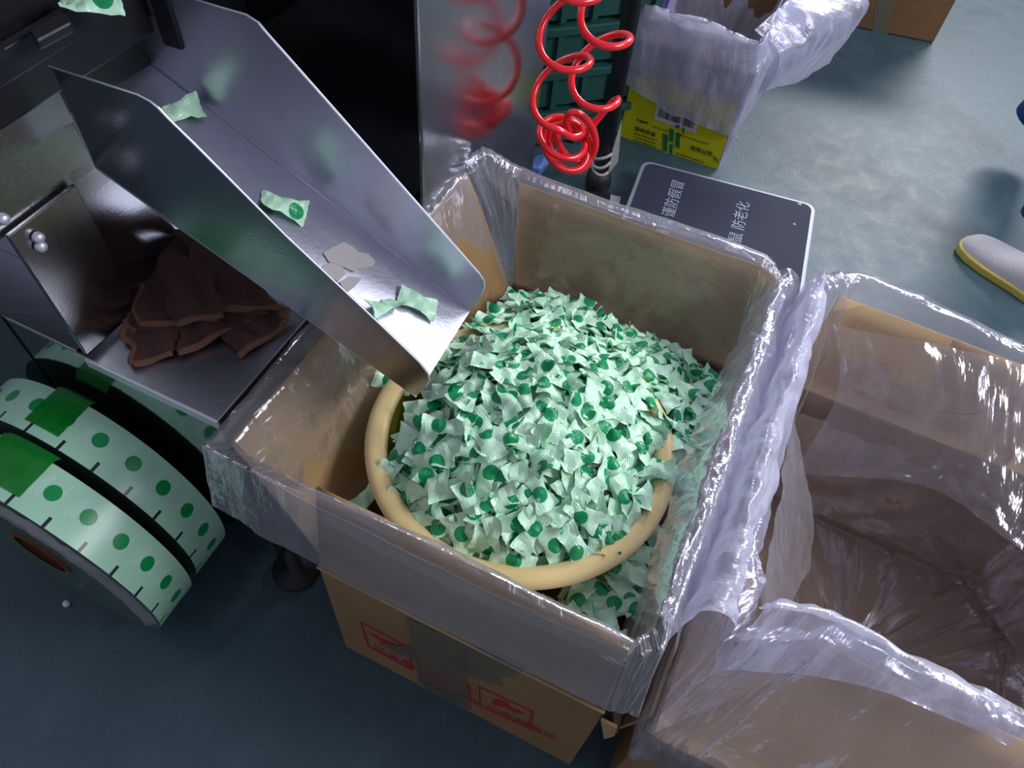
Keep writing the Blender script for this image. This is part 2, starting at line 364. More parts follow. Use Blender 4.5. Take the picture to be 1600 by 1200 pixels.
# back panel and lower panel on the tower side (facing right)
def apoly(pts, a): return [ra(x, y, a) for x, y in pts]
put('side_panel', slab(apoly([(152, 262), (75, 107), (-120, 240), (-30, 398)], AP - .004), .006, (U[0], U[1], 0)), M_panel, mc, bev=.001)
put('door_panel', slab(apoly([(216, 483), (119, 289), (13, 370), (136, 555)], AP + .006), .006, (U[0], U[1], 0)), M_panel, mc, bev=.0012)
for x, y, nm in ((62, 372, 0), (66, 386, 0), (7, 343, 1)):
    c0 = ra(x, y, AP + (.012 if not nm else .004)); pr = [(.0001, .004), (.004, .0036), (.0062, .001), (.0064, -.004)]
    rot = Vector((0, 0, 1)).rotation_difference(Vector((U[0], U[1], 0))).to_matrix()
    put('screw', lathe(pr, c0, 16, rot), M_bright, mc, True)
# rear tall cabinet
put('rear_cabinet', boxm(-1.2, RA, RBK, RFAR, .07, 1.9), M_cab, mc, bev=.004)
for a, b in ((-.135 - .012, .075), (-1.1, .1), (-.25, 1.05)):
    put('foot', lathe([(.0001, .001), (.040, .001), (.042, .006), (.040, .013), (.014, .018), (.012, .085), (.0001, .085)], C(a, b, 0), 32), M_rubber, mc, True)

# conveyor at the top left
cv = thing('conveyor', 'dark conveyor bed feeding the chute, at the top left corner', 'conveyor', C(-.6, .5, 1.02))
def hb(px, py, z): return at(px, py, z)
def bar(p, q, wd, z0, z1):
    p = Vector(p); q = Vector(q); d = (q - p); d.z = 0; s = Vector((-d.y, d.x, 0)).normalized() * wd
    return hexa([Vector((*(p - s).xy, z0)), Vector((*(q - s).xy, z0)), Vector((*(q + s).xy, z0)), Vector((*(p + s).xy, z0)), Vector((*(p - s).xy, z1)), Vector((*(q - s).xy, z1)), Vector((*(q + s).xy, z1)), Vector((*(p + s).xy, z1))])
zt = .86
put('side_rail', bar(at(-60, 128, zt), at(230, -38, zt), .014, zt - .05, zt), M_black, cv, bev=.003)
put('guide_rail', bar(at(-40, 95, zt + .02), at(190, -40, zt + .02), .006, zt - .01, zt + .02), M_dark, cv, bev=.002)
put('roller', tube([at(-40, 62, zt), at(30, 22, zt), at(160, -52, zt)], .022, 20), M_black, cv, True)
put('scraper', slab([at(55, 62, zt + .03), at(112, 32, zt + .03), at(100, 14, zt + .03), at(44, 44, zt + .03)], .012), M_dark, cv, bev=.003)
put('belt', bar(at(-120, 20, .80), at(160, -130, .80), .09, .78, .80), M_black, cv, bev=.002)
put('bracket', slab([at(0, 60, zt + .025), at(14, 92, zt + .025), at(-10, 104, zt + .025), at(-30, 60, zt + .025)], .02), M_dark, cv, bev=.002)

# ------------------------------------------------------------------ chute
cz = .52; O = np.array(at(650, 620, cz)); yaw = 2.789; sl = .551; CW = .161
ca = np.array([math.cos(yaw) * math.cos(sl), math.sin(yaw) * math.cos(sl), math.sin(sl)]); cw = np.array([math.sin(yaw), -math.cos(yaw), 0]); cn = np.cross(cw, ca); cn *= np.sign(cn[2])
if cw[1] < 0: pass
ch = thing('discharge_chute', 'steel discharge chute with two side walls sloping down into the open carton', 'chute', O)
def cf(x, y, off=0): return pl(x, y, O + cn * off, cn)                      # on the chute floor
def cwn(x, y): return pl(x, y, O, cw)                                       # near wall plane
def cwf(x, y): return pl(x, y, Vector(cf(735, 485)), cw)                    # far wall plane
put('chute_floor', slab([cf(650, 620), cf(735, 485), cf(155, 35), cf(70, 100), cf(150, 262)], .002, cn), M_steel, ch)
near = [(650, 619), (664, 607), (671, 594), (669, 584), (655, 566), (600, 513), (450, 372), (300, 222), (262, 185), (246, 168), (234, 158), (215, 148), (75, 103), (84, 112), (150, 262), (270, 351), (450, 478), (590, 578)]
far = [(735, 485), (750, 464), (757, 448), (756, 438), (748, 426), (600, 258), (450, 88), (418, 52), (405, 36), (385, 23), (340, 10), (255, -16), (262, 33), (202, 14), (158, 23), (155, 35)]
put('side_wall', slab([cwn(*p) for p in near], .0018, -cw if cw[1] > 0 else cw), M_cab, ch)
put('side_wall', slab([cwf(*p) for p in far], .0018, cw if cw[1] > 0 else -cw), M_steel, ch)
put('rolled_edge', tube([cwn(*p) for p in near[1:13]], .0011, 6), M_bright, ch, True)
put('rolled_edge', tube([cwf(*p) for p in far[1:12]], .0011, 6), M_bright, ch, True)
put('fold_bead', tube([cf(735, 485, .001), cf(155, 35, .001)], .0010, 6), M_bright, ch, True)
put('hanger_bar', bar(cwf(258, 60), cwf(262, -20), .006, .80, 1.05), M_dark, ch, bev=.002)
lab = [[(505, 395), (520, 386), (537, 378), (553, 386), (560, 394), (575, 396), (587, 408), (583, 416), (560, 420), (552, 424), (535, 416), (515, 410)],
       [(508, 412), (520, 410), (537, 418), (540, 428), (528, 440), (516, 432), (502, 420)], [(530, 440), (545, 432), (566, 434), (556, 446), (543, 456), (537, 452)]]
for i, q in enumerate(lab):
    put('torn_sticker', slab([cf(x, y, .0022) for x, y in q], .0018, cn), M_paper, ch)

# ------------------------------------------------------------------ candies
L0 = .0265
def candy_mesh(i, simple_=False):
    r = random.Random(100 + i)
    tw = r.uniform(-.6, .6); bend = r.uniform(-.5, .5); pin = r.uniform(.50, .70); wend = r.uniform(.0140, .0168); th = r.uniform(.0035, .0055)
    xs = [-1, -.86, -.55, -.2, .2, .55, .86, 1]; ny = 8
    V = []; UV = []; Fs = []
    ox = r.uniform(-.026, .026); oy = r.uniform(-.006, .006); ox2 = r.uniform(-.026, .026)
    for side in (1, -1):
        for s in xs:
            wd = wend * (pin + (1 - pin) * abs(s) ** 1.3) * (1 + .06 * math.sin(9 * s + i))
            for k in range(ny + 1):
                t = -1 + 2 * k / ny
                x = s * L0; 
                if abs(s) == 1: x += math.copysign((.0012 if k % 2 else -.0005), s)
                y = t * wd
                z = side * (th * max(0, 1 - (abs(s) / .62) ** 2) * (1 - t * t) + .00025)
                z += .0022 * math.sin(t * 3.1 + i * 1.3 + s * 2) * abs(s) + .0015 * math.sin(s * 7 + i + t * 2)
                an = tw * s; y, z = y * math.cos(an) - z * math.sin(an), y * math.sin(an) + z * math.cos(an)
                z += bend * .012 * s * s - bend * .004
                V.append((x, y, z)); UV.append((s * L0 - (ox if side == 1 else ox2), t * wd - oy))
    n = len(xs); m = ny + 1
    for sd in range(2):
        for a in range(n - 1):
            for k in range(ny):
                q = (sd * n * m + a * m + k, sd * n * m + (a + 1) * m + k, sd * n * m + (a + 1) * m + k + 1, sd * n * m + a * m + k + 1)
                Fs.append(q if sd == 0 else q[::-1])
    return V, Fs, UV
NV = 14; CM = []; CD = []
for i in range(NV):
    V, Fs, UV = candy_mesh(i); me = bpy.data.meshes.new('candy'); me.from_pydata(V, [], Fs); me.update()
    l = me.uv_layers.new(name='UVMap'); idx = np.zeros(len(me.loops), int); me.loops.foreach_get('vertex_index', idx)
    l.data.foreach_set('uv', np.array(UV)[idx].ravel()); me.materials.append(M_wrap); CM.append(me); CD.append((np.array(V), np.array(Fs), np.array(UV)))
BC = (.174, .241); BR = .207; BZ = .432
def heap(a, b):
    d = math.hypot(a - BC[0], b - BC[1]); base = .268 + .066 * min(1, max(0, (b - .1) / .46)) + .100 * min(1, max(0, (a - .22) / .10)) * (1 - min(1, max(0, (b - .25) / .25)))
    back = min(1, max(0, (b - BC[1] - .02) / .07))
    inz = .505 - .075 * (d / .182) ** 2 + .014 * back
    if d < .184: return inz
    z1 = base
    z2 = max(base, .445 - (d - .184) * .55)
    return z1 * (1 - back) + z2 * back
def ok(a, b):
    d = math.hypot(a - BC[0], b - BC[1]); back = (b - BC[1]) > .05
    if not (.034 < a < .374 and .034 < b < .552): return False
    if b < BC[1] + .055 and .180 < d < (.196 if a > .25 else .214): return False
    return True
spots = []
st = .0222
for layer in range(3):
    st = (.0265, .0245, .0235)[layer]
    for i in range(int(.405 / st) + 1):
        for j in range(int(.585 / st) + 1):
            a = i * st + random.uniform(-.4, .4) * st + (layer % 2) * st / 2; b = j * st + random.uniform(-.4, .4) * st + (layer % 2) * st / 2
            if not ok(a, b): continue
            z = heap(a, b) + .004 - layer * .013 + random.uniform(-.005, .005)
            e = .01; gx = (heap(a + e, b) - heap(a - e, b)) / (2 * e); gy = (heap(a, b + e) - heap(a, b - e)) / (2 * e)
            gx = max(-1, min(1, gx)); gy = max(-1, min(1, gy))
            nw = Vector((*(-gx * U - gy * N), 1.0)).normalized()
            tl = .40 if layer == 0 else .7
            nw = (nw + Vector((random.gauss(0, tl * .55), random.gauss(0, tl * .55), random.gauss(0, .2)))).normalized()
            if nw.z < .1: nw.z = .3; nw.normalize()
            R = Vector((0, 0, 1)).rotation_difference(nw).to_matrix() @ Matrix.Rotation(random.uniform(0, 6.283), 3, 'Z')
            if random.random() < .5: R = R @ Matrix.Rotation(math.pi, 3, 'X')
            p = C(a, b, z); inb = math.hypot(a - BC[0], b - BC[1]) < .178
            dist = (p - Vector((0, 0, CH))).length
            spots.append((layer * .5 + dist, p, R, random.randrange(NV), inb))
spots.sort(key=lambda s: s[0])
top = spots[:288]; rest = spots[288:]
for k, (q, p, R, i, inb) in enumerate(top):
    o = bpy.data.objects.new('wrapped_candy', CM[i]); COL.objects.link(o); o.matrix_world = Matrix.Translation(p) @ R.to_4x4()
    if inb: tag(o, 'mint green wrapped candy with serrated ends, one of the heap filling the yellow bowl', 'candy', 'wrapped candies in the yellow bowl')
    else: tag(o, 'mint green wrapped candy lying in the carton outside the yellow bowl', 'candy', 'wrapped candies around the bowl')
VV, FF, UU = [], [], []; k = 0
for q, p, R, i, inb in rest:
    v, f, u = CD[i]; VV.append(v @ np.array(R).T + np.array(p)); FF.append(f + k); UU.append(u); k += len(v)
VV = np.concatenate(VV); FF = np.concatenate(FF); UU = np.concatenate(UU)
me = bpy.data.meshes.new('candy_heap'); me.vertices.add(len(VV)); me.vertices.foreach_set('co', VV.ravel()); me.loops.add(FF.size); me.loops.foreach_set('vertex_index', FF.ravel())
me.polygons.add(len(FF)); me.polygons.foreach_set('loop_start', np.arange(0, FF.size, 4)); me.update(calc_edges=True); me.validate()
l = me.uv_layers.new(name='UVMap'); l.data.foreach_set('uv', UU[FF.ravel()].ravel())
tag(link('candy_heap', me, M_wrap), 'mass of mint green wrapped candies under and behind the heap in the carton', 'candy', kind='stuff')
CP = [CM[i].copy() for i in (3, 1, 8)]
for me_ in CP:
    for d_ in me_.uv_layers[0].data: d_.uv = (d_.uv[0] + 1, d_.uv[1])
CM += CP
def lone(p, nrm, xd, i, label, name='wrapped_candy', group=None):
    zd = Vector(nrm).normalized(); xd = Vector(xd); xd = (xd - zd * xd.dot(zd)).normalized(); yd = zd.cross(xd)
    o = bpy.data.objects.new(name, CM[i]); COL.objects.link(o); R = Matrix((xd, yd, zd)).transposed()
    o.matrix_world = Matrix.Translation(Vector(p)) @ R.to_4x4(); return tag(o, label, 'candy', group)
lone(cf(283, 172, .012), cn, cf(300, 170) - cf(270, 180), 14, 'green wrapped candy sliding at the top of the steel chute floor')
lone(cf(445, 322, .010), cn, cf(470, 335) - cf(420, 318), 5, 'green wrapped candy lying halfway down the steel chute floor')
lone(cf(654, 472, .008), cn, cf(680, 485) - cf(628, 460), 15, 'green wrapped candy near the chute tip, beside the bright glare spot')
lone(cf(598, 478, .012), (cn[0] * .4 + cw[0] * .5, cn[1] * .4 + cw[1] * .5, cn[2]), cf(618, 464) - cf(580, 490), 16, 'green wrapped candy against the near wall of the chute, left of the glare spot')
lone(at(1022, 733, .452), (.1, -.2, 1), (1, -.05, .0), 6, 'green wrapped candy resting on the right rim of the yellow bowl')
lone(at(614, 598, .43), (.2, -.4, 1), (1, -.3, 0), 2, 'green wrapped candy at the left edge of the heap, under the chute tip')
lone(at(575, 775, .385), (.2, -.4, 1), (.6, .8, 0), 9, 'green wrapped candy wedged in the carton left of the yellow bowl')
lone(at(143, 6, zt + .03), (.2, -.3, 1), (1, .4, 0), 4, 'green wrapped candy on the dark conveyor at the top left corner')

# ------------------------------------------------------------------ bowl
bw = thing('plastic_bowl', 'round yellow plastic bowl with a thick rolled cream rim, heaped with candies', 'bowl', C(*BC, .29))
bc = C(*BC, BZ)
put('rim', lathe([(BR - .022 + .015 * math.cos(t) + .007, .0090 * math.sin(t)) for t in np.linspace(0, 2 * math.pi, 17)], bc, 96), M_rim, bw, True)
put('bowl_wall', lathe([(BR - .014, -.004), (BR - .022, -.03), (BR - .036, -.075), (BR - .055, -.11), (BR - .075, -.135), (.0001, -.138), (.0001, -.133), (BR - .079, -.130), (BR - .06, -.107), (BR - .04, -.072), (BR - .026, -.03), (BR - .03, .0)], bc, 96), M_bowl, bw, True)
put('dirt_speck', slab([at(966, 862, BZ + .011), at(971, 863, BZ + .011), at(970, 867, BZ + .011), at(966, 866, BZ + .011)], .001), M_ink, bw)

# ------------------------------------------------------------------ cartons
HB = .337; WA = .4055; DB = .585
def walls(a0, a1, b0, b1, z1, t=.005):
    return [boxm(a0, a1, b0, b0 + t, 0, z1), boxm(a0, a1, b1 - t, b1, 0, z1), boxm(a0, a0 + t, b0 + t, b1 - t, 0, z1), boxm(a1 - t, a1, b0 + t, b1 - t, 0, z1), boxm(a0 + t, a1 - t, b0 + t, b1 - t, 0, t)]
def flap(parent, pts, m=None, th=.0045, name='flap'):  # quad refined with a slight warp
    P = [Vector(p) for p in pts]; nu, nv = 14, 6; V = []; Fs = []
    nn = (P[1] - P[0]).cross(P[3] - P[0]).normalized()
    for s in (0, 1):
        for j in range(nv + 1):
            for i in range(nu + 1):
                u, v = i / nu, j / nv; p = P[0].lerp(P[1], u).lerp(P[3].lerp(P[2], u), v)
                p = p + nn * ((nz(p, 6, 3) * .005 + nz(p, 17, 5) * .002) * v - s * th) ; V.append(p)
    m1 = nu + 1; K = m1 * (nv + 1)
    for j in range(nv):
        for i in range(nu):
            q = (j * m1 + i, j * m1 + i + 1, (j + 1) * m1 + i + 1, (j + 1) * m1 + i); Fs.append(q); Fs.append(tuple(x + K for x in q[::-1]))
    for j in range(nv):
        for i in (0, nu): Fs.append((j * m1 + i, (j + 1) * m1 + i, (j + 1) * m1 + i + K, j * m1 + i + K))
    for i in range(nu):
        for j in (0, nv): Fs.append((j * m1 + i, j * m1 + i + 1, j * m1 + i + 1 + K, j * m1 + i + K))
    return put(name, (V, Fs), m or M_card, parent, True)
c1 = thing('cardboard_carton', 'open brown cardboard carton holding the candies and bowl, red print on its front', 'box', C(.2, .29, 0))
for i, wv in enumerate(walls(0, WA, 0, DB, HB)): put('base' if i == 4 else 'wall', wv, M_card, c1, bev=.0015)
flap(c1, [C(0.004, -.001, HB), C(WA - .004, -.001, HB), C(WA - .01, .022, .499), C(.012, .022, .519)])
flap(c1, [C(-.001, DB - .01, HB), C(-.001, .01, HB), C(-.122, .035, .497), C(-.108, DB + .03, .502)])
flap(c1, [C(WA - .004, DB + .001, HB), C(0.004, DB + .001, HB), C(-.022, DB + .062, .495), C(WA + .0, DB + .066, .497)])
flap(c1, [C(WA + .003, .01, HB), C(WA + .003, DB - .01, HB), C(WA + .028, DB - .02, .20), C(WA + .028, .02, .20)])
put('crease_ridge', tube([C(.0, -.002, HB - .002), C(.2, -.0025, HB - .003), C(WA, -.002, HB - .002)], .0022, 6), M_edge, c1, True)
put('torn_corner', slab([C(WA, -.003, HB - .02), C(WA + .02, -.004, HB - .015), C(WA + .024, -.004, HB - .05), C(WA + .016, -.004, HB - .085), C(WA + .008, -.004, HB - .05)], .004), M_edge, c1)
# front print: three framed logos, lettering under each
def fb(x, y, b=-.0006): return rb(x, y, b)
XD = Vector((U[0], U[1], 0)); ZD = Vector((0, 0, 1))
fr = []
def prt(name, m, poly, parent, d=(-N[0], -N[1], 0)): return put(name, slab(poly, .0006, d), m, parent)
for k, (q, nm) in enumerate(((((563, 972), (640, 1013), (642, 1046), (576, 1010)), 0), (((654, 1032), (732, 1072), (734, 1094), (656, 1056)), 0), (((748, 1073), (832, 1112), (826, 1138), (750, 1103)), 0))):
    A4 = [fb(x, y, -.0012) for x, y in q]
    for i in range(4):
        p, r = A4[i], A4[(i + 1) % 4]; put('printed_frame', tube([p, r], .0022 if i == 1 else .0011, 4), M_redprint, c1)
    ctr = sum(A4, Vector()) / 4; xd = (A4[1] - A4[0]).normalized(); hgt = (A4[0] - A4[3]).length; wdt = (A4[1] - A4[0]).length
    pts = []
    for t in range(26):
        an = t / 26 * 6.283; rr = (.5 + .16 * math.sin(3 * an + k) + .12 * math.sin(5 * an))
        pts.append(ctr + xd * (math.cos(an) * rr * wdt * .52) + ZD * (math.sin(an) * rr * hgt * .30 + hgt * .12))
    prt('printed_emblem', M_redprint, pts, c1)
    text('printed_lettering', ('精品软糖', '优质食品', '食品包装')[k] if False else '三王石田工', hgt * .24, A4[3] + xd * wdt * .10 + ZD * hgt * .09 - Vector((*N, 0)) * .0003, xd, ZD, M_redprint, c1, 1.0)
def patch(name, m, poly, parent, b=-.0025):
    return put(name, slab([rb(x, y, b) for x, y in poly], .0006, (-N[0], -N[1], 0)), m, parent)
patch('packing_tape', M_ctape, [(632, 965), (660, 978), (735, 1012), (728, 1060), (735, 1110), (680, 1096), (652, 1060), (640, 1000)], c1)
patch('packing_tape', M_ctape, [(730, 1010), (765, 1016), (785, 1075), (740, 1062), (700, 1040)], c1, -.0032)
patch('packing_tape', M_ctape, [(763, 1016), (826, 1046), (792, 1062), (778, 1055)], c1, -.0038)
patch('packing_tape', M_ctape, [(600, 1005), (632, 1012), (642, 1008), (652, 1034), (612, 1022)], c1, -.0036)
patch('packing_tape', M_ctape, [(652, 1062), (712, 1090), (706, 1110), (680, 1098), (655, 1078)], c1, -.0040)

c2 = thing('cardboard_carton', 'second open brown carton at the right edge, empty inside its crumpled liner', 'box', C(.75, .3, 0))
A0, A1, B1 = .462, 1.02, .60
for i, wv in enumerate(walls(A0, A1, 0.0, B1, HB)): put('base' if i == 4 else 'wall', wv, M_card, c2, bev=.0015)
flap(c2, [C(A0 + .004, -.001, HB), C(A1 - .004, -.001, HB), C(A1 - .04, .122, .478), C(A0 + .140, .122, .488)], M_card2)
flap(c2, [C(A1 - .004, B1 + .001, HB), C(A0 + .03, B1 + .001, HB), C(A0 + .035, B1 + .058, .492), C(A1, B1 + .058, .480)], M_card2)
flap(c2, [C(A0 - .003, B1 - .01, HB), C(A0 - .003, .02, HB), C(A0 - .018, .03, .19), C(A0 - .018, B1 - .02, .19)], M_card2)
q0 = C(A0 + .055, -.0015, .285)
for k in range(2):
    o0 = q0 + XD * (k * .030)
    for p, r in (((0, 0), (.022, 0)), ((.022, 0), (.022, .020)), ((.022, .020), (0, .020)), ((0, .020), (0, 0))):
        put('printed_frame', tube([o0 + XD * p[0] + ZD * p[1], o0 + XD * r[0] + ZD * r[1]], .0009, 4), M_redprint, c2)

# ------------------------------------------------------------------ plastic liners
def liner(name, rows, nu, nvs, m, parent=None, amp=.006, fine=.003, seed=1, holes=False, smooth_iter=2, ragged=.008):
    nc = len(rows[0]); R = []
    for row in rows:                                   # resample the closed control polygon uniformly in control index
        P = [Vector(p) for p in row]; L = []
        for i in range(nu):
            t = i / nu * nc; k = int(t); f = t - k; p1, p2 = P[k % nc], P[(k + 1) % nc]; L.append(p1.lerp(p2, f))
        for _ in range(smooth_iter): L = [(L[i - 1] + L[i] * 2 + L[(i + 1) % nu]) / 4 for i in range(nu)]
        R.append(L)
    per = sum((R[2][i] - R[2][i - 1]).length for i in range(nu))
    V = []; tot = sum(nvs); g = []
    for r in range(len(R) - 1):
        for s in range(nvs[r]): g.append([R[r][i].lerp(R[r + 1][i], s / nvs[r]) for i in range(nu)])
    g.append(R[-1]); nr = len(g)
    out = []
    for j in range(nr):
        rowp = []
        for i in range(nu):
            p = g[j][i]; t = g[j][(i + 1) % nu] - g[j][i - 1]; d = g[min(j + 1, nr - 1)][i] - g[max(j - 1, 0)][i]
            nn = t.cross(d); nn = nn.normalized() if nn.length > 1e-9 else Vector((0, 0, 1))
            uu = i / nu * per; vv = j * .011
            h = amp * (nz(p, 5, seed) * 1.2 + nz((uu * 1.0, vv * .30, seed), 13, 3)) + fine * (1.1 * abs(nz((uu + vv * .35, vv * .35, 1), 20, seed)) ** .7 - .9 * abs(nz((uu - vv * .5, vv * .5, 2), 9, seed + 2)) + .5 * nz((uu, vv * .5, 4), 45, seed))
            e = 0
            if j == nr - 1: e = ragged * (nz(p, 9, seed + 5) + .5 * nz(p, 31, seed))
            rowp.append(p + nn * h + Vector((0, 0, e)))
        out.append(rowp)
    V = [p for r_ in out for p in r_]; Fs = []
    for j in range(nr - 1):
        for i in range(nu): Fs.append((j * nu + i, j * nu + (i + 1) % nu, (j + 1) * nu + (i + 1) % nu, (j + 1) * nu + i))
    UVl = [(i / nu * per, j * .011) for j in range(nr) for i in range(nu)]
    return mesh(name, V, Fs, m, parent, True, uv=UVl)
i_ = .012
lowz = .245
# control order: left-front, front-left, front-right, right-front, right-mid, right-back, back-right, back-left, peak, left-back, left-mid
lo = [C(i_, i_, lowz), C(.06, i_, lowz), C(WA - .05, i_, lowz), C(WA - i_, i_ + .04, lowz), C(WA - i_, .3, lowz), C(WA - i_, DB - .05, lowz), C(WA - .05, DB - i_, lowz), C(.06, DB - i_, lowz), C(i_, DB - i_, lowz), C(i_, DB - .06, lowz), C(i_, .3, lowz)]
cr = [C(i_ - .01, i_, HB), C(.03, i_, HB), C(WA - .02, i_, HB), C(WA - i_, i_ + .02, HB), C(WA - i_ - .01, .3, HB), C(WA - i_, DB - .02, HB), C(WA - .02, DB - i_, HB), C(.02, DB - i_, HB), C(i_, DB - i_ - .0, HB), C(i_ - .01, DB - .03, HB), C(i_ - .01, .3, HB)]
rm = [C(-.116, .030, .508), C(.0, .016, .532), C(WA - .01, .030, .512), C(WA + .006, .05, .512), C(WA - .002, .33, .505), C(WA + .004, .62, .508), C(WA - .03, .640, .508), C(-.020, .632, .508), C(-.085, .645, .528), C(-.100, .60, .512), C(-.106, .32, .506)]
ov = [C(-.142, .010, .512), C(-.01, .000, .536), C(WA + .000, .010, .514), C(WA + .022, .03, .514), C(WA + .022, .33, .508), C(WA + .018, .63, .508), C(WA - .03, .668, .512), C(-.025, .660, .512), C(-.100, .668, .522), C(-.128, .62, .516), C(-.138, .32, .512)]
hm = [C(-.140, -.012, .405), C(-.01, -.020, .395), C(WA - .005, -.022, .412), C(WA + .030, -.008, .40), C(WA + .050, .33, .33), C(WA + .040, .63, .36), C(WA - .03, .685, .40), C(-.025, .680, .40), C(-.105, .690, .44), C(-.150, .62, .44), C(-.150, .32, .43)]
ln = liner('plastic_liner', [lo, cr, rm, ov, hm], 440, [10, 22, 3, 16], M_film, None, .004, .0032, 3)
tag(ln, 'clear plastic liner bag draped over the rim of the carton with the candies', 'liner')
# crumpled second layer gathered along the right edge of the first liner
def sheet(name, grid, m, parent=None, nu=120, nv=30, amp=.006, fine=.004, seed=1):
    nr, nc = len(grid), len(grid[0]); G = [[Vector(p) for p in r] for r in grid]; out = []
    def cat(P, t):
        k = min(int(t), len(P) - 2); f = t - k; p0 = P[max(k - 1, 0)]; p1 = P[k]; p2 = P[k + 1]; p3 = P[min(k + 2, len(P) - 1)]
        return .5 * ((2 * p1) + (p2 - p0) * f + (2 * p0 - 5 * p1 + 4 * p2 - p3) * f * f + (3 * p1 - p0 - 3 * p2 + p3) * f ** 3)
    for j in range(nv + 1):
        row = [cat([G[r][c] for r in range(nr)], j / nv * (nr - 1)) for c in range(nc)]
        out.append([cat(row, i / nu * (nc - 1)) for i in range(nu + 1)])
    LU = sum((out[nv // 2][i + 1] - out[nv // 2][i]).length for i in range(nu)); LV = sum((out[j + 1][nu // 2] - out[j][nu // 2]).length for j in range(nv))
    V = []
    for j in range(nv + 1):
        for i in range(nu + 1):
            p = out[j][i]; t = out[j][min(i + 1, nu)] - out[j][max(i - 1, 0)]; d = out[min(j + 1, nv)][i] - out[max(j - 1, 0)][i]
            nn = t.cross(d); nn = nn.normalized() if nn.length > 1e-9 else Vector((0, 0, 1))
            uu = i / nu * LU; vv = j / nv * LV
            V.append(p + nn * (amp * (nz(p, 6, seed) + nz((uu, vv * .4, 1), 14, seed + 2) * .9) + fine * (1.2 * abs(nz((uu + vv * .4, vv * .5, 1), 22, seed)) ** .7 - .8 * abs(nz((uu * .5 - vv * .3, vv, 2), 12, seed + 2)) + .4 * nz((uu, vv, 4), 50, seed))))
    K = nu + 1; Fs = [(j * K + i, j * K + i + 1, (j + 1) * K + i + 1, (j + 1) * K + i) for j in range(nv) for i in range(nu)]
    return mesh(name, V, Fs, m, parent, True, uv=[(i / nu * LU, j / nv * LV) for j in range(nv + 1) for i in range(nu + 1)])
sheet('gathered_fold', [[C(WA - .022, .08, .46), C(WA - .03, .33, .45), C(WA - .02, .60, .455)], [C(WA + .002, .06, .524), C(WA + .0, .33, .520), C(WA + .0, .63, .525)], [C(WA + .03, .06, .50), C(WA + .034, .33, .495), C(WA + .03, .64, .50)], [C(WA + .045, .05, .42), C(WA + .05, .33, .41), C(WA + .045, .64, .43)]], M_film2, ln, 160, 30, .007, .006, 11)
# second liner
lz = .035; j_ = .014
l2 = [C(A0 + j_, j_, lz), C(A0 + .1, j_, lz), C(A1 - .1, j_, lz), C(A1 - j_, .1, lz), C(A1 - j_, .5, lz), C(A1 - .1, B1 - j_, lz), C(A0 + .08, B1 - j_, lz), C(A0 + j_, B1 - .04, lz), C(A0 + j_, .3, lz)]
b2 = [C(.72, .28, lz), C(.74, .28, lz), C(.76, .28, lz), C(.78, .3, lz), C(.78, .32, lz), C(.76, .34, lz), C(.74, .34, lz), C(.72, .32, lz), C(.72, .3, lz)]
k2 = [C(A0 + .035, .04, .30), C(A0 + .12, .03, .30), C(A1 - .05, .02, .30), C(A1 - .02, .1, .30), C(A1 - .02, .5, .3), C(A1 - .1, B1 - .02, .3), C(A0 + .06, B1 - .02, .3), C(A0 + .03, B1 - .06, .30), C(A0 + .05, .3, .28)]
r2 = [C(A0 + .050, .115, .490), C(A0 + .135, .150, .505), C(A1 - .04, .135, .488), C(A1, .2, .47), C(A1, .5, .47), C(A1 - .02, B1 + .055, .49), C(A0 + .05, B1 + .068, .518), C(A0 + .008, B1 + .03, .520), C(A0 + .012, .3, .500)]
o2 = [C(A0 + .020, .075, .495), C(A0 + .120, .118, .510), C(A1 - .04, .115, .492), C(A1 + .02, .2, .475), C(A1 + .02, .5, .475), C(A1 - .02, B1 + .068, .494), C(A0 + .04, B1 + .088, .520), C(A0 - .014, B1 + .05, .520), C(A0 - .010, .3, .500)]
m2 = [C(A0 - .015, -.012, .36), C(A0 + .06, -.012, .36), C(A1 - .04, -.010, .35), C(A1 + .03, .2, .34), C(A1 + .03, .5, .34), C(A1 - .02, B1 + .08, .40), C(A0 + .04, B1 + .095, .42), C(A0 - .032, B1 + .04, .40), C(A0 - .030, .3, .36)]
h2 = [C(A0 - .012, -.022, .29), C(A0 + .10, -.020, .255), C(A1 - .04, -.020, .24), C(A1 + .03, .2, .24), C(A1 + .03, .5, .24), C(A1 - .02, B1 + .08, .34), C(A0 + .04, B1 + .095, .36), C(A0 - .036, B1 + .04, .27), C(A0 - .036, .3, .22)]
ln2 = liner('plastic_liner', [b2, l2, k2, r2, o2, m2, h2], 460, [12, 20, 18, 3, 14, 12], M_film2, None, .010, .007, 17)
tag(ln2, 'crumpled clear plastic liner bag in the empty carton at the right edge', 'liner')
sheet('gathered_fold', [[C(A0 + .05, .10, .30), C(A0 + .06, .33, .33), C(A0 + .03, .56, .40)], [C(A0 + .035, .10, .46), C(A0 + .02, .33, .48), C(A0 + .01, .62, .505)], [C(A0 + .0, .09, .51), C(A0 - .006, .33, .52), C(A0 - .004, .65, .535)], [C(A0 - .028, .06, .42), C(A0 - .030, .33, .42), C(A0 - .028, .64, .44)]], M_filmW, ln2, 160, 36, .010, .007, 31)
sheet('gathered_fold', [[C(A0 + .06, .15, .44), C(A0 + .12, .17, .46), C(A0 + .22, .165, .47), C(A0 + .32, .15, .47)], [C(A0 + .05, .125, .51), C(A0 + .12, .145, .525), C(A0 + .22, .140, .515), C(A0 + .32, .135, .50)], [C(A0 + .03, .06, .46), C(A0 + .11, .09, .47), C(A0 + .2, .105, .49), C(A0 + .32, .110, .485)]], M_filmW, ln2, 120, 26, .008, .006, 37)
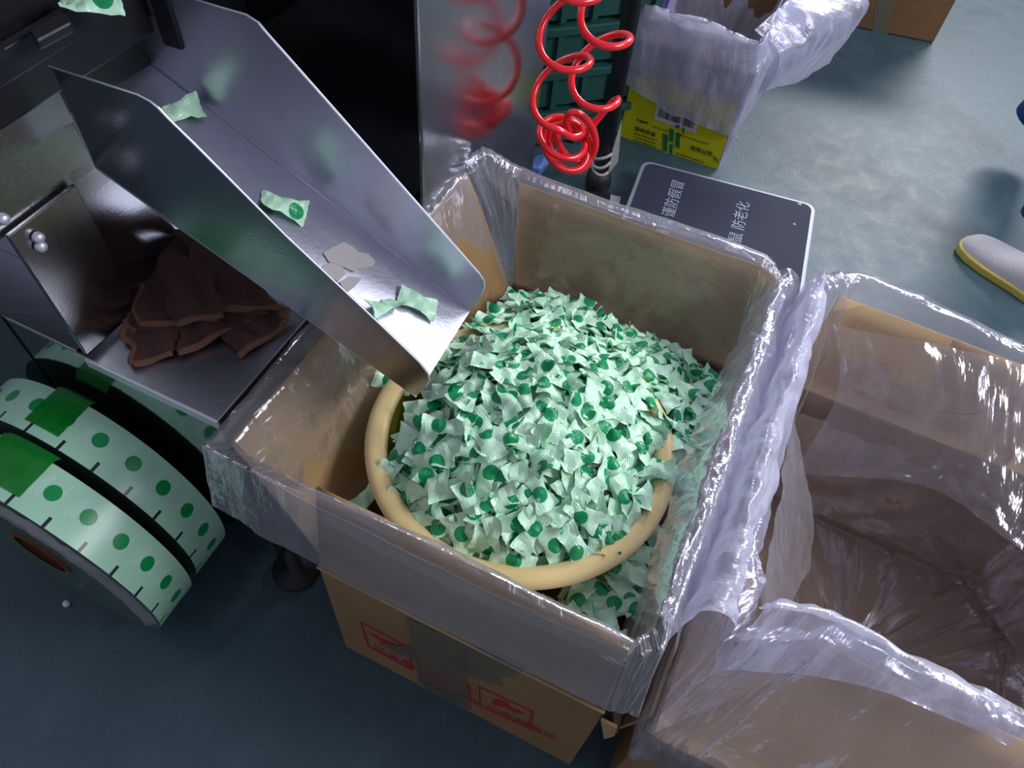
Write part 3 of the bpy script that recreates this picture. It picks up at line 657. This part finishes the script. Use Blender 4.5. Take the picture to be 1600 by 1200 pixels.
sheet('loose_flap', [[C(A0 + .04, .58, .50), C(A0 + .2, .62, .505), C(A0 + .34, .64, .50), C(A1 + .0, .64, .49)], [C(A0 + .09, .55, .40), C(A0 + .24, .52, .43), C(A0 + .36, .50, .44), C(A1 - .02, .48, .43)], [C(A0 + .08, .46, .30), C(A0 + .24, .47, .38), C(A0 + .36, .42, .40), C(A1 - .04, .40, .40)]], M_film2, ln2, 120, 40, .014, .007, 41)
sheet('loose_flap', [[C(A0 + .03, .44, .46), C(A0 + .04, .30, .46), C(A0 + .04, .17, .46)], [C(A0 + .10, .42, .33), C(A0 + .10, .28, .33), C(A0 + .09, .17, .36)], [C(A0 + .16, .36, .22), C(A0 + .14, .26, .24), C(A0 + .12, .17, .28)]], M_film2, ln2, 90, 40, .010, .005, 43)

# ------------------------------------------------------------------ film rolls
def cyl(c, r0, r1, b0, b1, seg=120):                   # ring solid with its axis along b; c = (a, z)
    V = []; Fs = []; UV = []
    for k in range(seg + 1):
        an = -math.pi + 2 * math.pi * k / seg
        for r, b in ((r0, b0), (r0, b1)): V.append(C(c[0] + r * math.cos(an), b, c[1] + r * math.sin(an))); UV.append((an * r0 / 1.167, (b - b0) / 1.167))
    for k in range(seg): Fs.append((2 * k, 2 * k + 1, 2 * k + 3, 2 * k + 2)[::-1])
    return V, Fs, UV
def ring(c, r0, r1, b, seg=120, flip=False):
    V = []; Fs = []
    for k in range(seg):
        an = 2 * math.pi * k / seg
        for r in (r0, r1): V.append(C(c[0] + r * math.cos(an), b, c[1] + r * math.sin(an)))
    for k in range(seg):
        j = (k + 1) % seg; q = (2 * k, 2 * j, 2 * j + 1, 2 * k + 1); Fs.append(q[::-1] if flip else q)
    return V, Fs
RR = .200; rolls = [((-.420, .200), -.036, .034), ((-.410, .208), -.126, -.056)]
rl = ['roll of mint printed wrapper film nearest the machine, green tape across it', 'roll of mint printed wrapper film in front, nearest the camera, green tape on top']
for k, (c, b0, b1) in enumerate(rolls):
    t = thing('film_roll', rl[k], 'roll', C(c[0], b0, 0), 'rolls of printed wrapper film')
    V, Fs, UV = cyl(c, RR, 0, b0, b1); c = c; put('printed_film', (V, Fs), M_strip, t, True, uv=UV)
    put('roll_side', ring(c, RR, .05, b0), M_side, t); put('roll_side', ring(c, RR, .05, b1, flip=True), M_side, t)
    Vc, Fc, _ = cyl(c, .05, 0, b0 - .004, b1 + .004, 48); put('core', join((Vc, Fc), ring(c, .05, .043, b0 - .004, 48), ring(c, .05, .043, b1 + .004, 48, True)), M_core, t, True)
    # tape: a curved strip over the film
    px = [((36, 660), (98, 705)), ((-90, 640), (18, 770))][k]
    angs = []
    for (x, y) in px:
        p = rb(x, y, b0 + .01); aa, bb = loc(p); angs.append(math.atan2(p.z - c[1], aa - c[0]))
    if k: angs[0] = angs[1] + .42
    V = []; Fs = []; n = 26
    for s in range(n + 1):
        an = angs[0] + (angs[1] - angs[0]) * s / n
        for q in range(9):
            bb = b0 + .014 + (b1 + .012 - b0 - .014) * q / 8; rr = RR + .0012 - (.010 * max(0, q - 7)) + .0005 * nz((s * .2, q * .3, k), 1, 2)
            jag = .004 * nz((s, q, 0), .9, 4) if s in (0, n) else 0
            V.append(C(c[0] + rr * math.cos(an + jag), bb, c[1] + rr * math.sin(an + jag)))
    for s in range(n):
        for q in range(8): Fs.append((s * 9 + q, s * 9 + q + 1, (s + 1) * 9 + q + 1, (s + 1) * 9 + q))
    put('green_tape', (V, Fs), M_gtape, t, True)
    if k == 1:
        # crinkled clear wrap and paper collar hanging from the near side
        V = []; Fs = []; n = 50
        for s in range(n + 1):
            an = 2.6 - 2.9 * s / n
            for q in range(6):
                rr = RR - .004 - .020 * q / 5 + .006 * nz((s * .3, q * .4, 0), 1, 3); V.append(C(c[0] + rr * math.cos(an), b0 - .002 - .010 * math.sin(q / 5 * 3.14) - .004 * abs(nz((s * .4, q, 2), 1)), c[1] + rr * math.sin(an)))
        for s in range(n):
            for q in range(5): Fs.append((s * 6 + q, s * 6 + q + 1, (s + 1) * 6 + q + 1, (s + 1) * 6 + q))
        put('clear_wrap', (V, Fs), M_film2, t, True, uv=[(s_ * .012, q_ * .008) for s_ in range(n + 1) for q_ in range(6)])
sh = put('roll_shaft', tube([C(-.43, -.115, .205), C(-.43, BF - .002, .205)], .02, 24), M_dark, mc, True)

# ------------------------------------------------------------------ towel
tw = thing('towel', 'crumpled dark brown terry towel lying in the steel tray under the chute', 'towel', at(310, 480, TZ))
def tpatch(cs, n=26, seed=0, amp=.006):
    P = [at(x, y, TZ + z) for x, y, z in cs]; V = []; Fs = []
    for j in range(n + 1):
        for i in range(n + 1):
            u, v = i / n, j / n; p = P[0].lerp(P[1], u).lerp(P[3].lerp(P[2], u), v)
            ed = min(u, 1 - u, v, 1 - v); wv = amp * (math.sin(p.x * 95 + p.y * 50 + seed) + nz(p, 26, seed)) * min(1, ed * 3 + .35)
            side = .004 * math.sin(v * 11 + seed) * (1 if u < .5 else -1) * (1 - min(1, min(u, 1 - u) * 5)); p = p + Vector((side, side * .5, max(wv, -.003 + 0 * wv) + amp * .6))
            p.z = max(p.z, TZ + .004); V.append(p)
    K = n + 1; Fs = [(j * K + i, j * K + i + 1, (j + 1) * K + i + 1, (j + 1) * K + i) for j in range(n) for i in range(n)]
    return V, Fs, K
def towel_part(cs, seed, sides):
    V, Fs, K = tpatch(cs, 26, seed); n = K - 1
    o = put('towel_fold', (V, Fs), M_towel, tw, True); s = o.modifiers.new('solid', 'SOLIDIFY'); s.thickness = .005; s.offset = 0
    E_ = {'b': [V[n * K + i] for i in range(K)], 't': [V[i] for i in range(K)], 'l': [V[j * K] for j in range(K)], 'r': [V[j * K + n] for j in range(K)]}
    for sd in sides: put('hem', tube(E_[sd], .0042, 8, rf=lambda t: 1 + .18 * math.sin(t * 170)), M_hem, tw, True)
towel_part([(188, 452, .012), (262, 440, .02), (300, 520, .012), (210, 520, .008)], 2, 'l')
towel_part([(192, 505, .006), (302, 512, .006), (268, 556, .003), (213, 571, .003)], 1, 'lb')
towel_part([(320, 470, .012), (445, 488, .010), (446, 512, .004), (370, 560, .003)], 4, 'rb')
towel_part([(270, 480, .016), (425, 492, .022), (395, 498, .014), (284, 554, .006)], 7, 'b')
towel_part([(222, 418, .020), (278, 362, .045), (346, 498, .026), (216, 512, .014)], 3, 'bl')
towel_part([(274, 360, .055), (350, 372, .05), (440, 484, .024), (344, 486, .030)], 5, 'b')
towel_part([(250, 400, .04), (330, 410, .052), (352, 492, .040), (272, 508, .026)], 9, 'b')

# ------------------------------------------------------------------ red coil hose
pts = []
def strand(cx, cz0, ztop, turns, rad, ph, lean=0.0, down=True):
    """helix hanging vertically: centre plan point cx, from ztop to cz0"""
    out = []; n = int(turns * 28)
    for i in range(n + 1):
        t = i / n; an = ph + t * turns * 2 * math.pi; z = ztop + (cz0 - ztop) * t
        out.append(Vector((cx[0] + lean * t + rad * math.cos(an), cx[1] + rad * math.sin(an), z + .016 * math.sin(an + 1.0))))
    return out
cc = at(870, 200, .45); cA = (cc.x - .006, cc.y - .02); cB = (cc.x + .055, cc.y - .015)
s1 = strand(cA, .497, .90, 3.6, .046, 1.2)
bunch = []
for i in range(150):
    t = i / 150; an = 1.2 + 3.6 * 2 * math.pi + t * 5.0 * 2 * math.pi
    tl = t * 1.9 - .1; c = Vector((cA[0] + .008 + .045 * t, cA[1], .482 - .050 * math.sin(t * 3.14) - .012))
    e1 = Vector((math.cos(tl * .35), .0, -math.sin(tl * .35))); e2 = Vector((0, math.cos(tl), math.sin(tl) * 1.0))
    bunch.append(c + (e1 * math.cos(an) + e2 * math.sin(an)) * (.043 - .004 * t))
s2 = strand(cB, .505, .90, 3.5, .044, 3.6)[::-1]
path = s1 + bunch + s2
for _ in range(2): path = [path[0]] + [(path[i - 1] + path[i] * 2 + path[i + 1]) / 4 for i in range(1, len(path) - 1)] + [path[-1]]
tag(put('coil_hose', tube(path, .0062, 10), M_red, None, True), 'red coiled air hose hanging in loops beside the steel cabinet', 'hose')

# ------------------------------------------------------------------ black post
pb = at(932, 296, 0)
po = thing('stand_pole', 'thin black upright pole with taped black foot, behind the candy carton', 'pole', pb)
put('pole', tube([pb + Vector((0, 0, .04)), pb + Vector((0, 0, 1.35))], .0195, 24), M_black, po, True)
put('foot', lathe([(.0001, .062), (.024, .060), (.031, .05), (.034, .03), (.031, .006), (.026, 0), (.0001, 0)], pb, 20), M_rubber, po, True)
put('base_bracket', bar(pb + Vector((-.03, -.04, 0)), pb + Vector((.03, -.05, 0)), .014, 0, .02), M_black, po, bev=.003)
for k in range(3):
    put('tape_wrap', tube([pb + Vector((.0215 * math.cos(t), .0215 * math.sin(t), .075 + k * .018 + .012 * math.sin(t + k))) for t in np.linspace(0, 6.283, 26)[:-1]], .0042, 6, closed=True), M_tapeW, po, True)
put('loose_tape', slab([pb + Vector((.018, -.016, .06)), pb + Vector((.038, -.012, .10)), pb + Vector((.026, -.008, .22)), pb + Vector((.019, -.014, .14))], .003), M_tapeW, po)
tag(put('paper_scrap', slab([at(940, 302, .004), at(970, 309, .004), at(967, 322, .004), at(938, 318, .004)], .003), M_white), 'small white card lying on the floor beside the foot of the black pole', 'paper')
# blue bag scrap on the floor under the hose
bb_ = sheet('blue_bag', [[at(828, 250, .03), at(850, 240, .05), at(872, 232, .03)], [at(826, 262, .06), at(845, 262, .08), at(860, 250, .05)], [at(828, 288, .01), at(838, 284, .02), at(850, 262, .01)]], M_bluebag, None, 30, 30, .006, .005, 5)
tag(bb_, 'crumpled blue plastic bag on the floor below the red hose', 'bag')

# ------------------------------------------------------------------ green crates behind
gp = at(862, 222, 0)
gr_ = thing('plastic_crate', 'stack of dark green plastic crates with ribs, half hidden behind the red hose', 'crate', gp)
ga, gb = loc(at(880, 190, 0)); ga -= .0
g0, g1 = ga - .09, ga + .22; gbk = gb + .25
ang = .75; ux = Vector((math.cos(ROT + ang), math.sin(ROT + ang), 0)); uy = Vector((-ux.y, ux.x, 0)); go = at(855, 228, 0)
def gbx(x0, x1, y0, y1, z0, z1):
    P = [go + ux * x + uy * y + Vector((0, 0, z)) for x, y, z in ((x0, y0, z0), (x1, y0, z0), (x1, y1, z0), (x0, y1, z0), (x0, y0, z1), (x1, y0, z1), (x1, y1, z1), (x0, y1, z1))]; return hexa(P)
for k in range(5):
    z = .008 + k * .115
    put('crate_wall', gbx(-.10, .26, 0, .34, z, z + .088), M_crate, gr_, bev=.003)
    put('crate_rim', gbx(-.112, .272, -.014, .352, z + .082, z + .104), M_crate, gr_, bev=.003)
    for j in range(5): put('rib', gbx(-.09 + j * .08, -.075 + j * .08, -.012, .0, z, z + .082), M_crate, gr_, bev=.001)

# ------------------------------------------------------------------ platform scale
sc_ = thing('platform_scale', 'low platform scale with black plate and silver frame, lettered in Chinese, on the floor', 'scale', at(1130, 330, 0))
pz = .055
p0 = at(1005, 249, pz); p1 = at(1276, 320, pz); xd = (p1 - p0).normalized(); yd = Vector((xd.y, -xd.x, 0)); wS = (p1 - p0).length; dS = .50
def rr_(x0, x1, y0, y1, r, z, n=6):
    out = []
    for cx, cy, a0 in ((x1 - r, y1 - r, 0), (x0 + r, y1 - r, 90), (x0 + r, y0 + r, 180), (x1 - r, y0 + r, 270)):
        for k in range(n + 1):
            an = math.radians(a0 + 90 * k / n); out.append(p0 + xd * (cx + r * math.cos(an)) + yd * (cy + r * math.sin(an)) + Vector((0, 0, z - pz)))
    return out
put('frame', slab(rr_(0, wS, 0, dS, .028, pz), .03, (0, 0, 1)), M_frame, sc_, bev=.003)
put('plate', slab(rr_(.011, wS - .011, .011, dS - .011, .022, pz + .002), .004, (0, 0, 1)), M_plate, sc_)
for x, y in ((.06, .06), (wS - .06, .06), (.06, dS - .06), (wS - .06, dS - .06)):
    put('foot', lathe([(.0001, .026), (.02, .026), (.022, .004), (.018, 0), (.0001, 0)], Vector((*(p0 + xd * x + yd * y).xy, 0)), 16), M_rubber, sc_, True)
# lettering reads away from the camera, along -yd
def sctext(s, px, py, size):
    p = at(px, py, pz + .002); text('lettering', s, size, p, -yd, -xd, M_text, sc_, 1.0)
ytd = -yd
sctext('防伪商标 谨防假冒', 1030, 408, .037)
sctext('防潮 防水 防鼠 防老化', 1135, 474, .037)
put('corner_nick', lathe([(.0001, .002), (.005, .001), (.006, 0)], at(1249, 318, pz + .002), 10), M_frame, sc_, True)
put('corner_nick', lathe([(.0001, .002), (.003, .001), (.004, 0)], at(1241, 350, pz + .002), 10), M_frame, sc_, True)

# ------------------------------------------------------------------ yellow carton with white bag
y0 = at(967, 213, 0); y1 = at(1120, 265, 0); yx = (y1 - y0).normalized(); yy = Vector((-yx.y, yx.x, 0)); yw = (y1 - y0).length; yh = .365; ydp = .30
yb = thing('yellow_carton', 'yellow printed carton with barcode and violet sides, a white bag over its top', 'box', y0 + yx * yw / 2 + yy * ydp / 2)
def Y(x, y, z): return y0 + yx * x + yy * y + Vector((0, 0, z))
def ybx(x0, x1, y0_, y1_, z0, z1): return hexa([Y(x0, y0_, z0), Y(x1, y0_, z0), Y(x1, y1_, z0), Y(x0, y1_, z0), Y(x0, y0_, z1), Y(x1, y0_, z1), Y(x1, y1_, z1), Y(x0, y1_, z1)])
put('front_panel', ybx(0, yw, 0, .004, 0, .20), M_yellow, yb, bev=.001)
put('raised_flap', ybx(.004, yw - .004, -.001, .003, .20, yh), M_lilac2, yb, bev=.001)
put('side_panel', ybx(yw - .004, yw, .004, ydp, 0, yh), M_lilac, yb)
put('side_panel', ybx(0, .004, .004, ydp, 0, yh), M_violet, yb)
put('back_panel', ybx(.004, yw - .004, ydp - .004, ydp, 0, yh), M_card3, yb)
put('bottom_panel', ybx(.004, yw - .004, .004, ydp - .004, 0, .004), M_card3, yb)
put('corner_band', ybx(yw - .0005, yw + .0006, 0, .012, 0, yh), M_violet, yb)
def yfp(px, py): return pl(px, py, y0, (yy.x, yy.y, 0))
yn = (-yy.x, -yy.y, 0)
def yq(name, m, pts, lift=.001): return put(name, slab([yfp(x, y) + Vector(yn) * lift for x, y in pts], .0006, yn), m, yb)
bcp = [yfp(1028, 154), yfp(1092, 180), yfp(1087, 209), yfp(1021, 186)]
yq('barcode_label', M_white, [(1029, 150), (1094, 178), (1087, 208), (1022, 186)])
rr2 = random.Random(5); u = .09
while u < .92:
    wb = rr2.choice((.008, .012, .02, .026)); 
    if not (.60 < u < .65):
        tl_, tr_, br_, bl_ = bcp
        def q2(uu, vv): return tl_.lerp(tr_, uu).lerp(bl_.lerp(br_, uu), vv) + Vector(yn) * .0018
        put('barcode_bar', slab([q2(u, -.05), q2(u + wb, -.05), q2(u + wb, .78), q2(u, .78)], .0005, yn), M_ink, yb)
    u += wb + rr2.choice((.010, .014, .022))
fx = yx; fz = ZD
def yt(s, px, py, size, m=M_ink, sx=1.0): text('printed_lettering', s, size, yfp(px, py) + Vector(yn) * .0010, fx, fz, m, yb, sx)
yt('产品编号:', 994, 188, .0085)
yt('深圳市金', 991, 202, .0150, M_ink, 1.05); yt('有限公司', 1078, 232, .0150, M_ink, 1.05)
r3 = random.Random(9)                                  # rows of print too small to read: broken ink dashes
for x0, y0_, n_ in ((1020, 196.5, 9), (1062, 209.5, 9), (991, 207, 7), (990, 212, 7), (990, 217, 7), (1056, 238, 8), (1056, 243, 8)):
    px_ = x0
    for k in range(n_):
        ln_ = r3.uniform(2.5, 6); yy_ = y0_ + (px_ - x0) * .34
        yq('printed_dash', M_ink, [(px_, yy_), (px_ + ln_, yy_ + ln_ * .34), (px_ + ln_, yy_ + ln_ * .34 + 1.1), (px_, yy_ + 1.1)], .0012); px_ += ln_ + r3.uniform(.8, 1.6)
for q in ([(1036, 208), (1044, 211), (1042, 237), (1036, 234)], [(1046, 200), (1053, 203), (1052, 222), (1046, 220)], [(1057, 206), (1063, 208), (1062, 232), (1055, 228)], [(1047, 224), (1052, 226), (1050, 241), (1046, 238)], [(1067, 198), (1070, 199), (1069, 209), (1066, 208)]): yq('green_print', M_greenink, q, .0014)
yq('blue_mark', M_blueink, [(1055, 195), (1062, 195), (1062, 200), (1056, 199)], .0022)
for (x, y) in ((1128, 202), (1133, 205), (1115, 243), (1119, 246)): yq('printed_mark', M_ink, [(x, y), (x + 1.2, y + .5), (x + 3.6, y + 8), (x + 2, y + 7.6)], .0014)
yq('torn_patch', M_white, [(1033, 236), (1042, 238), (1056, 246), (1052, 249), (1040, 244)], .0012)
zl = .30
def yl(x, y, z): return Y(x, y, z)
LO = [yl(.02, .02, zl - .15), yl(.14, .02, zl - .15), yl(yw - .02, .02, zl - .15), yl(yw - .02, .15, zl - .15), yl(yw - .02, ydp - .02, zl - .15), yl(.14, ydp - .02, zl - .15), yl(.02, ydp - .02, zl - .15), yl(.02, .15, zl - .15)]
RM = [yl(-.005, -.005, yh + .01), yl(.14, -.02, yh + .03), yl(yw + .0, -.005, yh + .0), yl(yw + .02, .15, yh + .05), yl(yw + .01, ydp, yh + .03), yl(.14, ydp + .01, yh + .02), yl(0, ydp, yh + .01), yl(-.01, .15, yh + .01)]
MD = [yl(-.03, -.03, .30), yl(.13, -.035, .30), yl(yw + .02, -.03, .30), yl(yw + .08, .15, .36), yl(yw + .06, ydp + .03, .34), yl(.14, ydp + .03, .3), yl(-.03, ydp + .03, .3), yl(-.03, .15, .3)]
HM = [yl(-.02, -.014, .175), yl(.13, -.018, .128), yl(yw + .012, -.012, .108), yl(yw + .035, .12, .16), yl(yw + .06, ydp + .03, .25), yl(.14, ydp + .03, .2), yl(-.03, ydp + .03, .2), yl(-.03, .15, .2)]
ln3 = liner('white_liner', [LO, RM, MD, HM], 260, [16, 12, 14], M_filmW, None, .006, .004, 23, smooth_iter=4)
tag(ln3, 'milky white plastic bag pulled over the top of the yellow carton', 'liner')
sheet('gathered_fold', [[yl(yw - .02, .02, yh + .02), yl(yw + .02, .14, yh + .05), yl(yw + .05, .26, yh + .06)], [yl(yw + .05, .03, yh - .03), yl(yw + .14, .16, yh - .0), yl(yw + .20, .28, yh + .03)], [yl(yw + .05, .05, yh - .14), yl(yw + .12, .13, yh - .13), yl(yw + .17, .2, yh - .10)]], M_filmW, ln3, 90, 40, .012, .006, 51)

# ------------------------------------------------------------------ far carton
f0 = at(1250, 26, 0); f1 = at(1458, 68, 0); fx_ = (f1 - f0).normalized(); fy_ = Vector((-fx_.y, fx_.x, 0)); fw = (f1 - f0).length
fc = thing('cardboard_carton', 'closed brown cardboard carton standing on the floor at the top of the frame', 'box', f0)
def FX(x, y, z): return f0 + fx_ * x + fy_ * y + Vector((0, 0, z))
def fbx(x0, x1, y0_, y1_, z0, z1): return hexa([FX(x0, y0_, z0), FX(x1, y0_, z0), FX(x1, y1_, z0), FX(x0, y1_, z0), FX(x0, y0_, z1), FX(x1, y0_, z1), FX(x1, y1_, z1), FX(x0, y1_, z1)])
put('carton_body', fbx(0, fw, 0, .4, 0, .42), M_card3, fc, bev=.006)
for s in (0, 1): put('top_flap', fbx(0.002, fw - .002, .002 + s * .2, .198 + s * .2, .42, .424), M_card3, fc)
def ffp(px, py, l=.001): return pl(px, py, f0, (fy_.x, fy_.y, 0)) - fy_ * l
put('packing_tape', slab([ffp(1362, 52), ffp(1385, 57), ffp(1400, -10), ffp(1372, -16)], .0006, -fy_), M_ctape, fc)
put('red_print', slab([ffp(1426, -4), ffp(1445, 0), ffp(1444, 3), ffp(1424, -1)], .0006, -fy_), M_redfaint, fc)

# ------------------------------------------------------------------ small things on the floor
tag(put('plastic_pellet', lathe([(.0001, 0), (.004, .001), (.0062, .0055), (.0045, .0105), (.0001, .012)], at(106, 945, 0), 20), M_pellet, None, True), 'small round white pellet on the floor below the film rolls', 'pellet')

# ------------------------------------------------------------------ person: shoe and trouser legs
ps = thing('person', 'person in blue trousers and white canvas shoes with yellow soles, at the right edge', 'person', at(1600, 430, 0))
def foot(toe, d, tall):
    d = Vector(d).normalized(); s = Vector((-d.y, d.x, 0)); L = .265
    # stations from toe to heel: (t, half width, top height)
    stt = [(0.0, .012, .022), (.03, .032, .036), (.09, .043, .048), (.2, .050, .056), (.35, .050, .064), (.5, .045, .074), (.68, .038, .088), (.85, .036, .092), (.96, .030, .088), (1.0, .014, .080)]
    V = []; Fs = []; K = 14
    for t, hw, h in stt:
        for k in range(K):
            an = math.pi * k / (K - 1); V.append(toe + d * (t * L) + s * (math.cos(an) * hw * .97) + Vector((0, 0, .018 + max(0, math.sin(an)) ** .8 * (h - .018))))
    for i in range(len(stt) - 1):
        for k in range(K - 1): Fs.append((i * K + k, i * K + k + 1, (i + 1) * K + k + 1, (i + 1) * K + k)[::-1])
    Fs.append(tuple(range(K))); Fs.append(tuple(range((len(stt) - 1) * K, len(stt) * K))[::-1])
    up = put('shoe', (V, Fs), M_shoe, ps, True); up.modifiers.new('sub', 'SUBSURF').render_levels = 2
    out = [toe + d * (t * L - .004) + s * hw * 1.08 for t, hw, h in stt] + [toe + d * (t * L - .004) - s * hw * 1.08 for t, hw, h in stt[::-1]]
    so = put('sole', slab([p + Vector((0, 0, .022)) for p in out], .022, (0, 0, 1)), M_sole, up, bev=.004)
def leg(ank, knee, hip):
    return tube([ank, ank.lerp(knee, .3), ank.lerp(knee, .7), knee, knee.lerp(hip, .5), hip], .085, 20, rf=lambda t: [.78, .80, .88, .95, 1.1, 1.15][min(5, int(t * 5 + .5))])
toe1 = at(1503, 372, .02); toe1.z = 0; e1 = at(1534, 418, 0); e2 = at(1600, 468, 0); dd = (e2 - e1)
foot(toe1 + Vector((0.01, .0, 0)), dd, .1)
sd = dd.normalized(); ank = at(1640, 345, .15); kn = ank + Vector((.02, .05, .38)); hp = ank + Vector((.12, .10, .80))
toe2 = at(1640, 215, 0); foot(toe2 + Vector((.0, 0, 0)), dd, .1); ank2 = at(1622, 188, .12); kn2 = ank2 + Vector((.05, -.05, .36)); hp2 = hp + Vector((.12, .12, 0))
v1, f1_ = leg(ank, kn, hp); v2, f2_ = leg(ank2, kn2, hp2)
put('trousers', join((v1, f1_), (v2, f2_), tube([hp + Vector((-.0, 0, -.03)), hp.lerp(hp2, .5) + Vector((0, 0, .12)), hp2 + Vector((0, 0, -.03))], .11, 20)), M_blue, ps, True)
